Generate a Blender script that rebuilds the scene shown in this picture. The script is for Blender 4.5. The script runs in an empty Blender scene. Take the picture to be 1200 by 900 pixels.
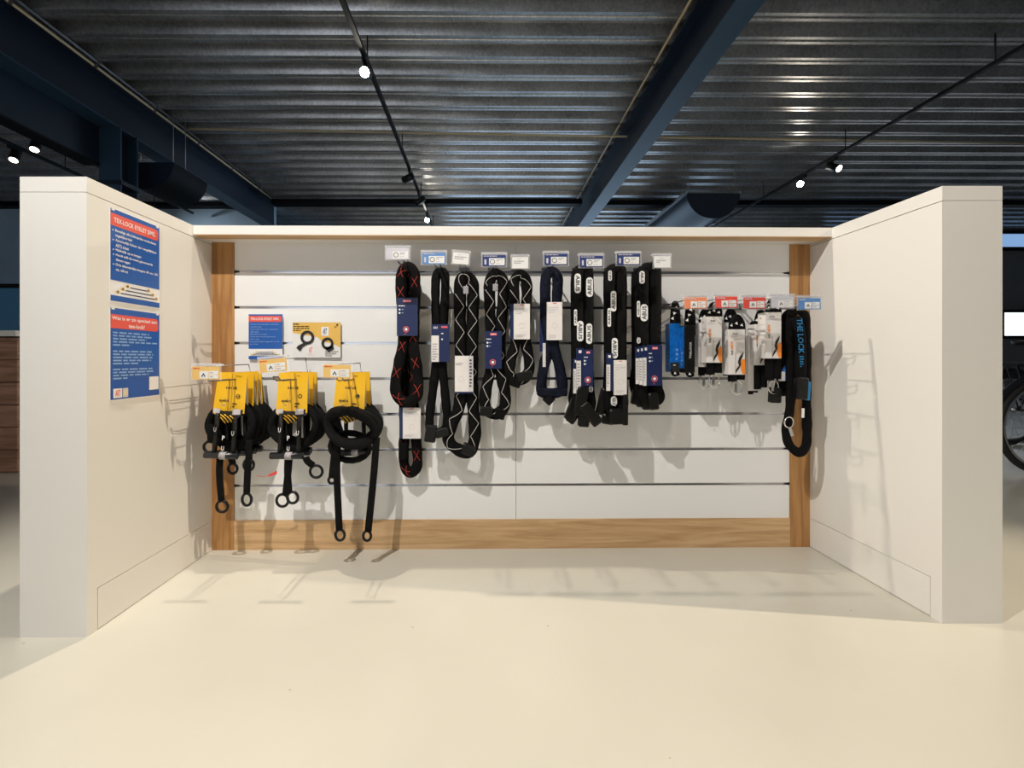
import bpy, math, random
from mathutils import Vector, Matrix
random.seed(7)
C = bpy.context.scene.collection
F, CX, CY, EYE = 506.0, 569.0, 421.0, 0.82        # focal length, vanishing point (px of 1200x900), eye height

# ------------------------------------------------------------------ camera, world, exposure
cam_d = bpy.data.cameras.new('camera'); cam = bpy.data.objects.new('camera', cam_d); C.objects.link(cam)
cam.location = (0, 0, EYE); cam.rotation_euler = (math.pi/2, 0, 0)
cam_d.sensor_width = 36; cam_d.lens = F/1200*36
cam_d.shift_x = (600-CX)/1200; cam_d.shift_y = -(450-CY)/1200
cam_d.clip_start = 0.02
bpy.context.scene.camera = cam
W = bpy.data.worlds.new('world'); bpy.context.scene.world = W; W.use_nodes = True
W.node_tree.nodes['Background'].inputs[0].default_value = (0.87, 0.92, 1.0, 1)
W.node_tree.nodes['Background'].inputs[1].default_value = 1.3
vs = bpy.context.scene.view_settings
vs.view_transform = 'Standard'; vs.look = 'None'; vs.gamma = 1; vs.use_curve_mapping = False
vs.exposure = 0.22
bpy.context.scene.cycles.max_bounces = 8
bpy.context.scene.cycles.diffuse_bounces = 5
WARM = (1.0, 0.87, 0.70); NEUT = (1.0, 0.95, 0.88)

# ------------------------------------------------------------------ materials
MATS = {}
def mat(name, col, rough=.5, metal=0., bump=0., bscale=200., var=0., vscale=6., emit=None, estr=0., alpha=None, spec=.5, trans=0.):
    if name in MATS: return MATS[name]
    m = bpy.data.materials.new(name); m.use_nodes = True; nt = m.node_tree; b = nt.nodes['Principled BSDF']
    b.inputs['Base Color'].default_value = (*col, 1); b.inputs['Roughness'].default_value = rough
    b.inputs['Metallic'].default_value = metal; b.inputs['Specular IOR Level'].default_value = spec
    if trans: b.inputs['Transmission Weight'].default_value = trans
    if alpha is not None: b.inputs['Alpha'].default_value = alpha
    if emit: b.inputs['Emission Color'].default_value = (*emit, 1); b.inputs['Emission Strength'].default_value = estr
    tc = nt.nodes.new('ShaderNodeTexCoord')
    if var:
        n = nt.nodes.new('ShaderNodeTexNoise'); n.inputs['Scale'].default_value = vscale; n.inputs['Detail'].default_value = 4
        nt.links.new(tc.outputs['Object'], n.inputs['Vector'])
        r = nt.nodes.new('ShaderNodeValToRGB')
        r.color_ramp.elements[0].position = .3; r.color_ramp.elements[1].position = .7
        r.color_ramp.elements[0].color = (*[c*(1-var) for c in col], 1); r.color_ramp.elements[1].color = (*[min(1, c*(1+var)) for c in col], 1)
        nt.links.new(n.outputs['Fac'], r.inputs['Fac']); nt.links.new(r.outputs['Color'], b.inputs['Base Color'])
    if bump:
        n2 = nt.nodes.new('ShaderNodeTexNoise'); n2.inputs['Scale'].default_value = bscale; n2.inputs['Detail'].default_value = 2
        nt.links.new(tc.outputs['Object'], n2.inputs['Vector'])
        bp = nt.nodes.new('ShaderNodeBump'); bp.inputs['Strength'].default_value = bump; bp.inputs['Distance'].default_value = .002
        nt.links.new(n2.outputs['Fac'], bp.inputs['Height']); nt.links.new(bp.outputs['Normal'], b.inputs['Normal'])
    MATS[name] = m; return m
def wood(name, c1, c2, axis, scale=6.):
    m = bpy.data.materials.new(name); m.use_nodes = True; nt = m.node_tree; b = nt.nodes['Principled BSDF']
    tc = nt.nodes.new('ShaderNodeTexCoord'); mp = nt.nodes.new('ShaderNodeMapping')
    sc = [scale*5]*3; sc[axis] = scale*.35; mp.inputs['Scale'].default_value = sc
    n = nt.nodes.new('ShaderNodeTexNoise'); n.inputs['Scale'].default_value = 1.; n.inputs['Detail'].default_value = 7; n.inputs['Distortion'].default_value = 1.2
    n2 = nt.nodes.new('ShaderNodeTexNoise'); n2.inputs['Scale'].default_value = 6.; n2.inputs['Detail'].default_value = 4
    nt.links.new(tc.outputs['Object'], mp.inputs['Vector']); nt.links.new(mp.outputs['Vector'], n.inputs['Vector']); nt.links.new(mp.outputs['Vector'], n2.inputs['Vector'])
    mx = nt.nodes.new('ShaderNodeMath'); mx.operation = 'MULTIPLY_ADD'; mx.inputs[1].default_value = .25
    nt.links.new(n2.outputs['Fac'], mx.inputs[0]); nt.links.new(n.outputs['Fac'], mx.inputs[2])
    r = nt.nodes.new('ShaderNodeValToRGB'); r.color_ramp.elements[0].position = .45; r.color_ramp.elements[1].position = .75
    r.color_ramp.elements[0].color = (*c1, 1); r.color_ramp.elements[1].color = (*c2, 1)
    nt.links.new(mx.outputs[0], r.inputs['Fac']); nt.links.new(r.outputs['Color'], b.inputs['Base Color'])
    b.inputs['Roughness'].default_value = .5
    MATS[name] = m; return m
mat('white_panel', (.83, .83, .825), .45, bump=.05, bscale=900)
mat('white_laminate', (.80, .785, .75), .42, bump=.06, bscale=700)
mat('dark_joint', (.10, .09, .08), .8)
mat('alu', (.62, .62, .64), .25, 1.)
mat('black_plastic', (.004, .004, .0045), .4, spec=.3)
mat('black_fabric', (.0032, .0032, .0035), .8, bump=.6, bscale=1100, var=.35, vscale=60, spec=.14)
mat('blue_fabric', (.005, .007, .018), .75, bump=.6, bscale=1100, var=.6, vscale=55, spec=.15)
mat('rope', (.006, .006, .0065), .85, bump=.8, bscale=1400, spec=.15)
mat('leather', (.0042, .0038, .0038), .42, bump=.2, bscale=500, spec=.3)
mat('steel', (.55, .55, .56), .3, 1.)
mat('chrome', (.8, .8, .8), .12, 1.)
mat('wire', (.20, .20, .21), .4, .8)
mat('card_blue', (.010, .020, .085), .4)
mat('card_white', (.80, .77, .75), .5)
mat('card_yellow', (.84, .48, .008), .45)
mat('paper', (.80, .80, .79), .6)
mat('poster_blue', (.010, .10, .42), .3)
mat('poster_red', (.78, .10, .07), .35)
mat('poster_white', (.85, .85, .85), .3)
mat('print_grey', (.35, .34, .36), .6)
mat('print_light', (.62, .60, .62), .6)
mat('print_pink', (.75, .12, .16), .5)
mat('print_black', (.012, .012, .012), .6)
mat('print_white', (.85, .85, .85), .5)
mat('print_orange', (.90, .27, .03), .5)
mat('print_red', (.75, .06, .04), .5)
mat('print_cyan', (.01, .22, .52), .5)
mat('print_sky', (.25, .42, .70), .5)
mat('board_yellow', (.78, .48, .09), .35)
mat('tag_orange', (.80, .52, .16), .4)
mat('tag_red', (.75, .09, .07), .4)
mat('tag_coral', (.85, .28, .14), .4)
mat('tag_blue', (.11, .27, .60), .4)
mat('tag_navy', (.03, .05, .19), .4)
mat('tag_lilac', (.62, .62, .70), .4)
mat('clear_bar', (.75, .76, .80), .2, alpha=.6)
mat('clear', (.92, .93, .95), .08, alpha=.16)
mat('blue_sleeve', (.004, .13, .48), .3, var=.35, vscale=40)
mat('stitch_red', (.48, .035, .02), .6)
mat('stitch_silver', (.48, .46, .44), .5)
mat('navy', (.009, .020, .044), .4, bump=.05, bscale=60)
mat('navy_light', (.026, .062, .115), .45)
mat('dark_bar', (.004, .005, .007), .6, spec=.2)
mat('conduit', (.78, .66, .42), .4)
mat('track', (.006, .007, .008), .45)
mat('pale_blue', (.46, .62, .78), .6, var=.15, vscale=.7)
mat('grey_wall', (.22, .23, .25), .7, var=.1, vscale=.8)
mat('blue_board', (.07, .22, .42), .5)
mat('tyre', (.010, .010, .010), .7)
mat('bike_black', (.010, .012, .016), .3)
mat('lens_on', (1, 1, 1), .3, emit=(1, .93, .80), estr=60.)
mat('lens_dim', (1, 1, 1), .3, emit=(1, .90, .72), estr=14.)
mat('sky_glass', (.8, .9, 1), .1, emit=(.85, .93, 1.0), estr=1.6)
mat('added_back_glass', (.6, .8, 1), .1, emit=(.55, .76, 1.0), estr=2.0)  # glow for the added hidden glazing that lights the deck
mat('blue_glass', (.5, .7, 1), .1, emit=(.30, .52, .90), estr=.6)
wood('oak_v', (.30, .135, .040), (.47, .245, .085), 2, 7)
wood('oak_h', (.46, .27, .12), (.66, .44, .235), 0, 5)
wood('rust_wood', (.24, .12, .07), (.46, .25, .16), 0, 4)

def floor_material():
    m = bpy.data.materials.new('epoxy_floor'); m.use_nodes = True; nt = m.node_tree; b = nt.nodes['Principled BSDF']
    tc = nt.nodes.new('ShaderNodeTexCoord')
    n = nt.nodes.new('ShaderNodeTexNoise'); n.inputs['Scale'].default_value = 1.3; n.inputs['Detail'].default_value = 5
    nt.links.new(tc.outputs['Object'], n.inputs['Vector'])
    r = nt.nodes.new('ShaderNodeValToRGB'); r.color_ramp.elements[0].position = .3; r.color_ramp.elements[1].position = .7
    r.color_ramp.elements[0].color = (.55, .535, .468, 1); r.color_ramp.elements[1].color = (.605, .59, .52, 1)
    nt.links.new(n.outputs['Fac'], r.inputs['Fac'])
    v = nt.nodes.new('ShaderNodeTexVoronoi'); v.inputs['Scale'].default_value = 7.0; v.inputs['Randomness'].default_value = 1
    nt.links.new(tc.outputs['Object'], v.inputs['Vector'])
    lt = nt.nodes.new('ShaderNodeMath'); lt.operation = 'LESS_THAN'; lt.inputs[1].default_value = .022
    nt.links.new(v.outputs['Distance'], lt.inputs[0])
    mx = nt.nodes.new('ShaderNodeMixRGB'); mx.inputs[2].default_value = (.38, .35, .29, 1)
    nt.links.new(lt.outputs[0], mx.inputs[0]); nt.links.new(r.outputs['Color'], mx.inputs[1]); nt.links.new(mx.outputs[0], b.inputs['Base Color'])
    n3 = nt.nodes.new('ShaderNodeTexNoise'); n3.inputs['Scale'].default_value = 240
    nt.links.new(tc.outputs['Object'], n3.inputs['Vector'])
    bp = nt.nodes.new('ShaderNodeBump'); bp.inputs['Strength'].default_value = .06; bp.inputs['Distance'].default_value = .001
    nt.links.new(n3.outputs['Fac'], bp.inputs['Height']); nt.links.new(bp.outputs['Normal'], b.inputs['Normal'])
    b.inputs['Roughness'].default_value = .27
    MATS['floor'] = m
floor_material()
def deck_material():
    m = bpy.data.materials.new('galvanised_deck'); m.use_nodes = True; nt = m.node_tree; b = nt.nodes['Principled BSDF']
    tc = nt.nodes.new('ShaderNodeTexCoord')
    v = nt.nodes.new('ShaderNodeTexVoronoi'); v.inputs['Scale'].default_value = 55
    n = nt.nodes.new('ShaderNodeTexNoise'); n.inputs['Scale'].default_value = 2.; n.inputs['Detail'].default_value = 4
    nt.links.new(tc.outputs['Object'], v.inputs['Vector']); nt.links.new(tc.outputs['Object'], n.inputs['Vector'])
    ad = nt.nodes.new('ShaderNodeMath'); ad.operation = 'MULTIPLY_ADD'; ad.inputs[1].default_value = .45
    nt.links.new(v.outputs['Color'], ad.inputs[0]); nt.links.new(n.outputs['Fac'], ad.inputs[2])
    r = nt.nodes.new('ShaderNodeValToRGB'); r.color_ramp.elements[0].position = .3; r.color_ramp.elements[1].position = 1.
    r.color_ramp.elements[0].color = (.28, .285, .295, 1); r.color_ramp.elements[1].color = (.62, .63, .65, 1)
    nt.links.new(ad.outputs[0], r.inputs['Fac']); nt.links.new(r.outputs['Color'], b.inputs['Base Color'])
    b.inputs['Metallic'].default_value = .85; b.inputs['Roughness'].default_value = .32
    MATS['deck'] = m
deck_material()

# ------------------------------------------------------------------ mesh helpers
ORI = {}                                              # world origin of every parent object
def tag(o, label=None, cat=None, group=None, kind=None):
    if label: o['label'] = label
    if cat: o['category'] = cat
    if group: o['group'] = group
    if kind: o['kind'] = kind
    return o
def empty(name, loc, label, cat, group=None):
    o = bpy.data.objects.new(name, None); C.objects.link(o); o.location = loc; o.empty_display_size = .05
    ORI[o] = Vector(loc); return tag(o, label, cat, group)
def at(px, py, Y):                                     # the point at depth Y seen at pixel (px, py)
    return Vector(((px-CX)/F*Y, Y, EYE-(py-CY)/F*Y))
def wall_y(x): return 1.853+(x+1.175)*.01275            # the back wall stands very slightly askew
class MB:
    def __init__(s): s.v = []; s.f = []; s.sm = []
    def add(s, vs_, fs, smooth=False):
        k = len(s.v); s.v += [Vector(p) for p in vs_]; s.f += [tuple(i+k for i in f) for f in fs]; s.sm += [smooth]*len(fs)
    def box(s, lo, hi, rot=None, pivot=None):
        (a, b, c), (d, e, f) = lo, hi
        vs_ = [Vector(p) for p in ((a,b,c),(d,b,c),(d,e,c),(a,e,c),(a,b,f),(d,b,f),(d,e,f),(a,e,f))]
        if rot is not None:
            pv = Vector(pivot) if pivot is not None else (Vector(lo)+Vector(hi))/2
            vs_ = [rot@(p-pv)+pv for p in vs_]
        s.add(vs_, [(0,3,2,1),(4,5,6,7),(0,1,5,4),(1,2,6,5),(2,3,7,6),(3,0,4,7)]); return s
    def bbox(s, lo, hi, bev, rot=None):                  # box with chamfered edges along y
        (a, b, c), (d, e, f) = lo, hi; k = bev
        out = [(a+k,c),(d-k,c),(d,c+k),(d,f-k),(d-k,f),(a+k,f),(a,f-k),(a,c+k)]
        ins = [(a+2*k,c+k),(d-2*k,c+k),(d-k,c+2*k),(d-k,f-2*k),(d-2*k,f-k),(a+2*k,f-k),(a+k,f-2*k),(a+k,c+2*k)]
        vs_ = [Vector((x,b,z)) for x, z in ins]+[Vector((x,b+k,z)) for x, z in out]+[Vector((x,e-k,z)) for x, z in out]+[Vector((x,e,z)) for x, z in ins]
        if rot is not None:
            pv = (Vector(lo)+Vector(hi))/2; vs_ = [rot@(p-pv)+pv for p in vs_]
        fs = [tuple(range(8)), tuple(range(31, 23, -1))]
        for r in range(3):
            for i in range(8): fs.append((r*8+i, (r+1)*8+i, (r+1)*8+(i+1) % 8, r*8+(i+1) % 8))
        s.add(vs_, fs); return s
    def tube(s, path, r, n=10, closed=False, ry=None, front=(0,-1,0), caps=True):
        P = [Vector(p) for p in path]; N = len(P); fr = Vector(front); rings = []
        for i in range(N):
            t = (P[(i+1) % N]-P[i-1]) if closed else (P[min(i+1, N-1)]-P[max(i-1, 0)])
            t = t.normalized() if t.length > 1e-9 else Vector((0,0,1))
            nn = fr-t*fr.dot(t)
            if nn.length < .25: 
                up = Vector((0,0,1)); nn = up-t*up.dot(t)
            nn.normalize(); l = t.cross(nn)
            ra = r[i] if isinstance(r, (list, tuple)) else r
            rb = (ra*ry) if ry else ra
            rings.append([P[i]+l*(ra*math.cos(2*math.pi*k/n))+nn*(rb*math.sin(2*math.pi*k/n)) for k in range(n)])
        vs_ = [p for rg in rings for p in rg]; fs = []
        for i in range(N if closed else N-1):
            j = (i+1) % N
            for k in range(n): fs.append((i*n+k, i*n+(k+1) % n, j*n+(k+1) % n, j*n+k))
        if not closed and caps: fs += [tuple(range(n-1, -1, -1)), tuple((N-1)*n+k for k in range(n))]
        s.add(vs_, fs, True); return s
    def prism(s, pts, org, u, v, n, t):                  # outline pts (a,b) in plane org+u*a+v*b, thickness t against n
        u, v, n, o = Vector(u), Vector(v), Vector(n), Vector(org); k = len(pts)
        A = [o+u*a+v*b for a, b in pts]; B = [p-n*t for p in A]
        s.add(A+B, [tuple(range(k)), tuple(range(2*k-1, k-1, -1))]+[(i, i+k, (i+1) % k+k, (i+1) % k) for i in range(k)]); return s
    def ring(s, c, R, r, axis=(0,-1,0), n=20, m=8, sx=1., rot=0.):
        ax = Vector(axis).normalized(); a = Vector((0,0,1)).cross(ax)
        a = a.normalized() if a.length > .1 else Vector((1,0,0)); b = ax.cross(a); c = Vector(c)
        cr, sr = math.cos(rot), math.sin(rot); pts = []
        for i in range(n):
            t = 2*math.pi*i/n; x, y = R*sx*math.cos(t), R*math.sin(t)
            pts.append(c+a*(x*cr-y*sr)+b*(x*sr+y*cr))
        s.tube(pts, r, m, True, front=ax); return s
    def build(s, name, m, parent=None, label=None):
        me = bpy.data.meshes.new(name)
        o0 = ORI[parent] if parent is not None else Vector((0,0,0))
        me.from_pydata([tuple(p-o0) for p in s.v], [], s.f)
        for p, q in zip(me.polygons, s.sm): p.use_smooth = q
        me.materials.append(MATS[m]); me.validate(); me.update()
        o = bpy.data.objects.new(name, me); C.objects.link(o)
        if parent is not None: o.parent = parent
        ORI[o] = o0
        if label: o['label'] = label
        return o
def cr(pts, n=6, closed=False):                         # Catmull-Rom smoothing
    P = [Vector(p) for p in pts]; N = len(P); out = []
    for i in range(N if closed else N-1):
        g = (lambda k: P[k % N]) if closed else (lambda k: P[max(0, min(N-1, k))])
        a, b, c, d = g(i-1), g(i), g(i+1), g(i+2)
        for j in range(n):
            t = j/n
            out.append(.5*((2*b)+(c-a)*t+(2*a-5*b+4*c-d)*t*t+(3*b-a-3*c+d)*t**3))
    if not closed: out.append(P[-1])
    return out
_T = {}
def glyphs(s):
    if s not in _T:
        cu = bpy.data.curves.new('lettering', 'FONT'); cu.body = s; cu.resolution_u = 2; cu.offset = .018
        ob = bpy.data.objects.new('lettering', cu); C.objects.link(ob); bpy.context.view_layer.update()
        me = ob.to_mesh()
        vv = [(p.co.x, p.co.y) for p in me.vertices]; ff = [tuple(p.vertices) for p in me.polygons]
        ob.to_mesh_clear(); bpy.data.objects.remove(ob); bpy.data.curves.remove(cu)
        xs = [p[0] for p in vv]; ys = [p[1] for p in vv]; x0, x1, y0, y1 = min(xs), max(xs), min(ys), max(ys)
        _T[s] = ([((x-x0)/(x1-x0), (y-y0)/(y1-y0)) for x, y in vv], ff)
    return _T[s]
def design(parent, org, u, v, n, items, lift=.0004):
    """flat print on a panel: org = top-left corner, u = full width vector, v = full height vector (down), n = outward"""
    u, v, n, org = Vector(u), Vector(v), Vector(n).normalized(), Vector(org); by = {}; lw = u.length; lh = v.length
    for i, it in enumerate(items):
        k = it[0]; m = it[-1]; z = n*(lift*(1+.6*i) if i < 12 else lift*8.2)
        b = MB(); pt = lambda a, c: org+u*a+v*c+z
        if k == 'rect':
            _, a, c, d, e, _m = it; b.add([pt(a,c), pt(a,e), pt(d,e), pt(d,c)], [(0,1,2,3)])
        elif k == 'poly': b.add([pt(a, c) for a, c in it[1]], [tuple(range(len(it[1])))])
        elif k == 'disc':
            _, a, c, r, _m = it; b.add([pt(a+r/lw*math.cos(t*.3927), c-r/lh*math.sin(t*.3927)) for t in range(16)], [tuple(range(16))])
        elif k == 'ring':
            _, a, c, r, w, _m = it; N = 20
            q = [pt(a+(r-w*(j % 2))/lw*math.cos(t*2*math.pi/N), c-(r-w*(j % 2))/lh*math.sin(t*2*math.pi/N)) for j in (0, 1) for t in range(N)]
            b.add(q, [(t, (t+1) % N, N+(t+1) % N, N+t) for t in range(N)])
        elif k == 'lines':                               # rows of small unreadable print
            _, a, c, d, e, rows, _m = it; hh = (e-c)/rows
            for q in range(rows):
                w = (d-a)*random.uniform(.7, 1) if q < rows-1 else (d-a)*random.uniform(.3, .7)
                x = a
                while x < a+w:
                    x2 = min(a+w, x+(d-a)*random.uniform(.08, .2))
                    b.add([pt(x, c+hh*(q+.2)), pt(x, c+hh*(q+.7)), pt(x2, c+hh*(q+.7)), pt(x2, c+hh*(q+.2))], [(0,1,2,3)]); x = x2+(d-a)*.03
        elif k in ('text', 'textup', 'textdown'):
            _, st, a, c, d, e, _m = it; vv, ff = glyphs(st); tb = MB()
            if k == 'text': q = [pt(a+(d-a)*x, e-(e-c)*y) for x, y in vv]
            elif k == 'textup': q = [pt(a+(d-a)*(1-y), e-(e-c)*x) for x, y in vv]
            else: q = [pt(a+(d-a)*y, c+(e-c)*x) for x, y in vv]
            tb.add(q, ff); tb.build('lettering', m, parent)
        if b.v:
            q = b.build('fine_print' if k == 'lines' else 'print', m, parent)
            if k == 'lines': q['kind'] = 'stuff'

# ------------------------------------------------------------------ the room: floor, deck ceiling, walls
def struct(name, b, m, parent=None):
    o = b.build(name, m, parent)
    if parent is None: o['kind'] = 'structure'
    return o
struct('floor', MB().box((-9, -7, -.1), (13, 12, 0)), 'floor')
b = MB(); prof = []; y = -6.5
while y < 11.6:                                          # trapezoidal steel deck, ribs across the hall
    prof += [(y, 3.52), (y+.030, 3.52), (y+.036, 3.527), (y+.050, 3.527), (y+.056, 3.52), (y+.085, 3.52), (y+.095, 3.528), (y+.13, 3.60), (y+.215, 3.60), (y+.245, 3.53)]; y += .25
for i, (py, pz) in enumerate(prof):
    b.v += [Vector((-9, py-9*-.033, pz)), Vector((13, py+13*.033, pz))]
for i in range(len(prof)-1):
    b.f.append((2*i, 2*i+1, 2*i+3, 2*i+2)); b.sm.append(False)
struct('ceiling', b, 'deck')
struct('wall_back_near', MB().box((-9, 7.6, 0), (-3.78, 7.8, 3.9)), 'pale_blue')
struct('wall_back', MB().box((-9, 11, 0), (13, 11.2, 3.95)), 'grey_wall')
struct('wall_left', MB().box((-9.2, -7, 0), (-9, 11.2, 3.9)), 'grey_wall')
struct('wall_light_blocker', MB().box((-1.5, -7.2, 0), (13, -7, 3.95)), 'grey_wall')  # unseen wall, added to keep daylight off the right wing's front
struct('wall_light_blocker_left', MB().box((-9, -7.2, 0), (-6.5, -7, 3.9)), 'grey_wall')  # added out of view to narrow the daylight opening on the left
struct('wall_right', MB().box((13, -7, 0), (13.2, 11.2, 3.95)), 'grey_wall')

# steel beams and column
def ibeam(name, x0, x1, z0, z1, ya, yb, label):
    e = empty(name, ((x0+x1)/2, ya, z0), label, 'beam'); t = .016; xm = (x0+x1)/2
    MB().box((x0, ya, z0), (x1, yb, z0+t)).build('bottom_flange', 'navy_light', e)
    MB().box((xm-.006, ya, z0+t), (xm+.006, yb, z1-t)).build('web', 'navy', e)
    MB().box((x0, ya, z1-t), (x1, yb, z1)).build('top_flange', 'navy', e)
    return e
ibeam('steel_beam', 1.59, 1.78, 3.10, 3.51, -3, 10.9, 'navy steel beam running above the middle of the display bay')
ibeam('steel_beam', -3.78, -3.58, 3.08, 3.51, -3, 7.5, 'long navy steel beam over the column with twin conduits along it')
e = empty('box_beam', (-3.85, -3, 2.66), 'deep dark navy box girder ending at the steel column', 'beam')
MB().box((-3.89, -3, 2.72), (-3.76, 4.2, 3.075)).build('girder', 'navy', e)
MB().box((-3.90, -3, 2.705), (-3.75, 4.2, 2.72)).build('bottom_plate', 'dark_bar', e)
e = empty('steel_column', (-3.65, 4.3, 0), 'navy steel column holding the beam behind the left wing', 'column')
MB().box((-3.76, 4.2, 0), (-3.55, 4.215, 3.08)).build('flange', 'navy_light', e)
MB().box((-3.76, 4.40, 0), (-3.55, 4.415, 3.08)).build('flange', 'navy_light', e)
MB().box((-3.662, 4.215, 0), (-3.648, 4.40, 3.08)).build('web', 'navy', e)
MB().box((-3.78, 4.19, 2.52), (-3.53, 4.425, 2.56)).build('stiffener', 'navy', e)
# conduits
def conduit(p, q, r, label, m='conduit', g=None):
    e = empty('conduit', p, label, 'conduit', g)
    MB().tube([p, q], r, 8).build('pipe', m, e)
    k = MB(); P, Q = Vector(p), Vector(q)
    for i in range(1, 12):
        c = P.lerp(Q, i/12); k = MB(); k.box(c-Vector((.016,.012,.014)), c+Vector((.016,.012,.018))); k.build('clip', 'wire', e)
conduit((1.53, -1, 3.50), (1.53, 10.8, 3.50), .011, 'pale conduit along the top of the middle beam')
conduit((-3.53, -1, 3.47), (-3.53, 7.4, 3.47), .012, 'cream conduit clipped to the column beam')
conduit((-3.50, -1, 3.50), (-3.50, 7.4, 3.50), .014, 'grey conduit above the cream one on the column beam', 'wire')
e = empty('sprinkler_pipe', (-3.4, 5.0, 3.45), 'thin yellowish pipe crossing under the ribbed deck', 'pipe')
MB().tube([(-3.4, 4.95, 3.46), (9, 5.36, 3.46)], .012, 8).build('pipe', 'conduit', e)
e = empty('cross_bar', (-3.5, 7.1, 3.40), 'dark horizontal bar crossing the far part of the ceiling', 'bar')
MB().box((-3.5, 7.05, 3.36), (1.58, 7.2, 3.44)).build('bar_section', 'dark_bar', e)
MB().box((1.79, 7.1, 3.36), (10, 7.25, 3.44)).build('bar_section', 'dark_bar', e)
e = empty('far_lintel', (-9, 7.4, 3.45), 'dark beam along the head of the pale blue wall', 'beam')
MB().box((-9, 7.42, 3.46), (-3.8, 7.58, 3.85)).build('lintel', 'dark_bar', e)

# hanging half-round ducts
def duct(cx, y0, y1, ztop, r, label, m):
    e = empty('air_duct', (cx, y0, ztop-r), label, 'duct'); N = 16
    prof = [(cx+r*math.cos(math.pi+math.pi*i/N), ztop+r*.95*math.sin(math.pi+math.pi*i/N)) for i in range(N+1)]
    b = MB()
    b.add([(x, yy, z) for yy in (y0, y1) for x, z in prof], [(i, i+1, N+2+i, N+1+i) for i in range(N)], True)
    b.build('trough', m, e)
    MB().add([(x, y0+.004, z) for x, z in prof], [tuple(range(N+1))]) 
    b = MB(); b.add([(x, y0+.004, z) for x, z in prof], [tuple(range(N+1))]); b.build('end_plate', 'navy', e)
    b = MB(); b.add([(x, y1-.004, z) for x, z in prof], [tuple(range(N+1))]); b.build('end_plate', 'navy', e)
    for sx in (-1, 1):
        if m != 'dark_bar': MB().box((cx+sx*r-.02, y0, ztop-.005), (cx+sx*r+.02, y1, ztop+.03)).build('edge_rail', 'alu' if m != 'dark_bar' else m, e)
        for yy in (y0+.06, y1-.3):
            MB().tube([(cx+sx*(r-.05), yy, ztop), (cx+sx*(r-.05), yy, 3.55)], .004, 6).build('hanger_wire', 'steel', e)
    return e
duct(3.14, 5.95, 9.2, 3.11, .37, 'dark half-round duct hung on wires behind the middle beam', 'navy')
duct(-3.62, 4.6, 5.15, 2.92, .30, 'black half-round duct hanging behind the steel column', 'dark_bar')

# track lighting
def track(x, y0, y1, z, label):
    e = empty('light_track', (x, y0, z), label, 'light track')
    MB().box((x-.018, y0, z-.016), (x+.018, y1, z+.016)).build('rail', 'track', e)
    y = y0+.6
    while y < y1:
        MB().tube([(x, y, z+.016), (x, y, 3.54)], .006, 6).build('hanger', 'track', e); y += 1.5
    return e
TZ = 3.29
track(-.985, -1.5, 8.2, TZ, 'black light track over the chain locks')
track(4.25, -1.5, 9.0, TZ, 'black light track beside the hanging duct')
track(-4.95, 0.5, 7.3, TZ, 'black light track beyond the box girder')
track(-5.45, 0.5, 7.3, TZ, 'black light track next to the left hall wall')
def spot(x, y, aim, label, watts=0, col=WARM, angle=80, blend=.6, lens='lens_dim', rad=.022, side=0.):
    e = empty('track_spotlight', (x, y, TZ-.016), label, 'spotlight', 'spotlights on the ceiling tracks')
    MB().box((x-.016, y-.07, TZ-.05), (x+.016, y+.07, TZ-.016)).build('adapter', 'track', e)
    c = Vector((x+side, y, TZ-.115)); d = (Vector(aim)-c).normalized()
    MB().tube([(x, y, TZ-.05), (x+side*.6, y, TZ-.08), c], .010, 8).build('stem', 'track', e)
    MB().tube([c-d*.085, c-d*.078, c+d*.066, c+d*.070], [.034, .045, .045, .041], 16, front=(0,0,1)).build('lamp_head', 'track', e)
    MB().tube([c+d*.070, c+d*.073], [.038, .034], 16, front=(0,0,1)).build('lens', lens, e)
    if watts:
        L = bpy.data.lights.new('spot', 'SPOT'); L.energy = watts; L.color = col; L.spot_size = math.radians(angle); L.spot_blend = blend; L.shadow_soft_size = rad
        o = bpy.data.objects.new('bulb', L); C.objects.link(o); o.parent = e
        o.location = c+d*.085-Vector((x, y, TZ-.016)); o.rotation_euler = d.to_track_quat('-Z', 'Y').to_euler()
    return e
spot(-.985, .10, (.15, 1.8, .55), 'track spotlight in front of the bay aimed at the slatted wall', 250, NEUT, 95, .5)
spot(-.985, 1.82, (.15, 1.35, .2), 'track spotlight overhead of the yellow-carded locks', 130, WARM, 110, .5)
spot(-.985, -1.0, (.2, .45, 0), 'added track spotlight behind the viewer brightening the open floor', 60, WARM, 75, .7)  # added lamp out of view, fills the front floor with warm bounce
spot(4.25, 1.0, (-.3, .9, .3), 'track spotlight on the right track opposite the left wing', 450, (1.0, .84, .64), 80, .5)
spot(-.985, 3.55, (-.6, 0, 1.1), 'glaring track spotlight shining towards the viewer', 40, WARM, 70, .7, 'lens_on')
spot(-.985, 5.62, (-4.4, 7.6, 2.6), 'black track spotlight turned to the far left, unlit side showing', 20, (.9, .96, 1), 100, .8, side=-.03)
spot(-.985, 6.40, (-.45, 6.6, 3.62), 'small black track spotlight tilted up to the ribbed deck', 5, WARM, 80, .9, side=.02)
spot(-.985, 7.30, (-.7, 3, 1.5), 'tiny lit track spotlight just over the edge of the bay top', 0, lens='lens_on')
spot(4.25, 5.80, (2.0, 2.2, 1.6), 'lit track spotlight left of its pair by the hanging duct', 120, WARM, 80, .8, 'lens_on', side=-.03)
spot(4.25, 5.30, (5.1, 2.2, 1.0), 'lit track spotlight right of its pair on the right track', 80, WARM, 70, .8, 'lens_dim', side=.03)
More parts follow.
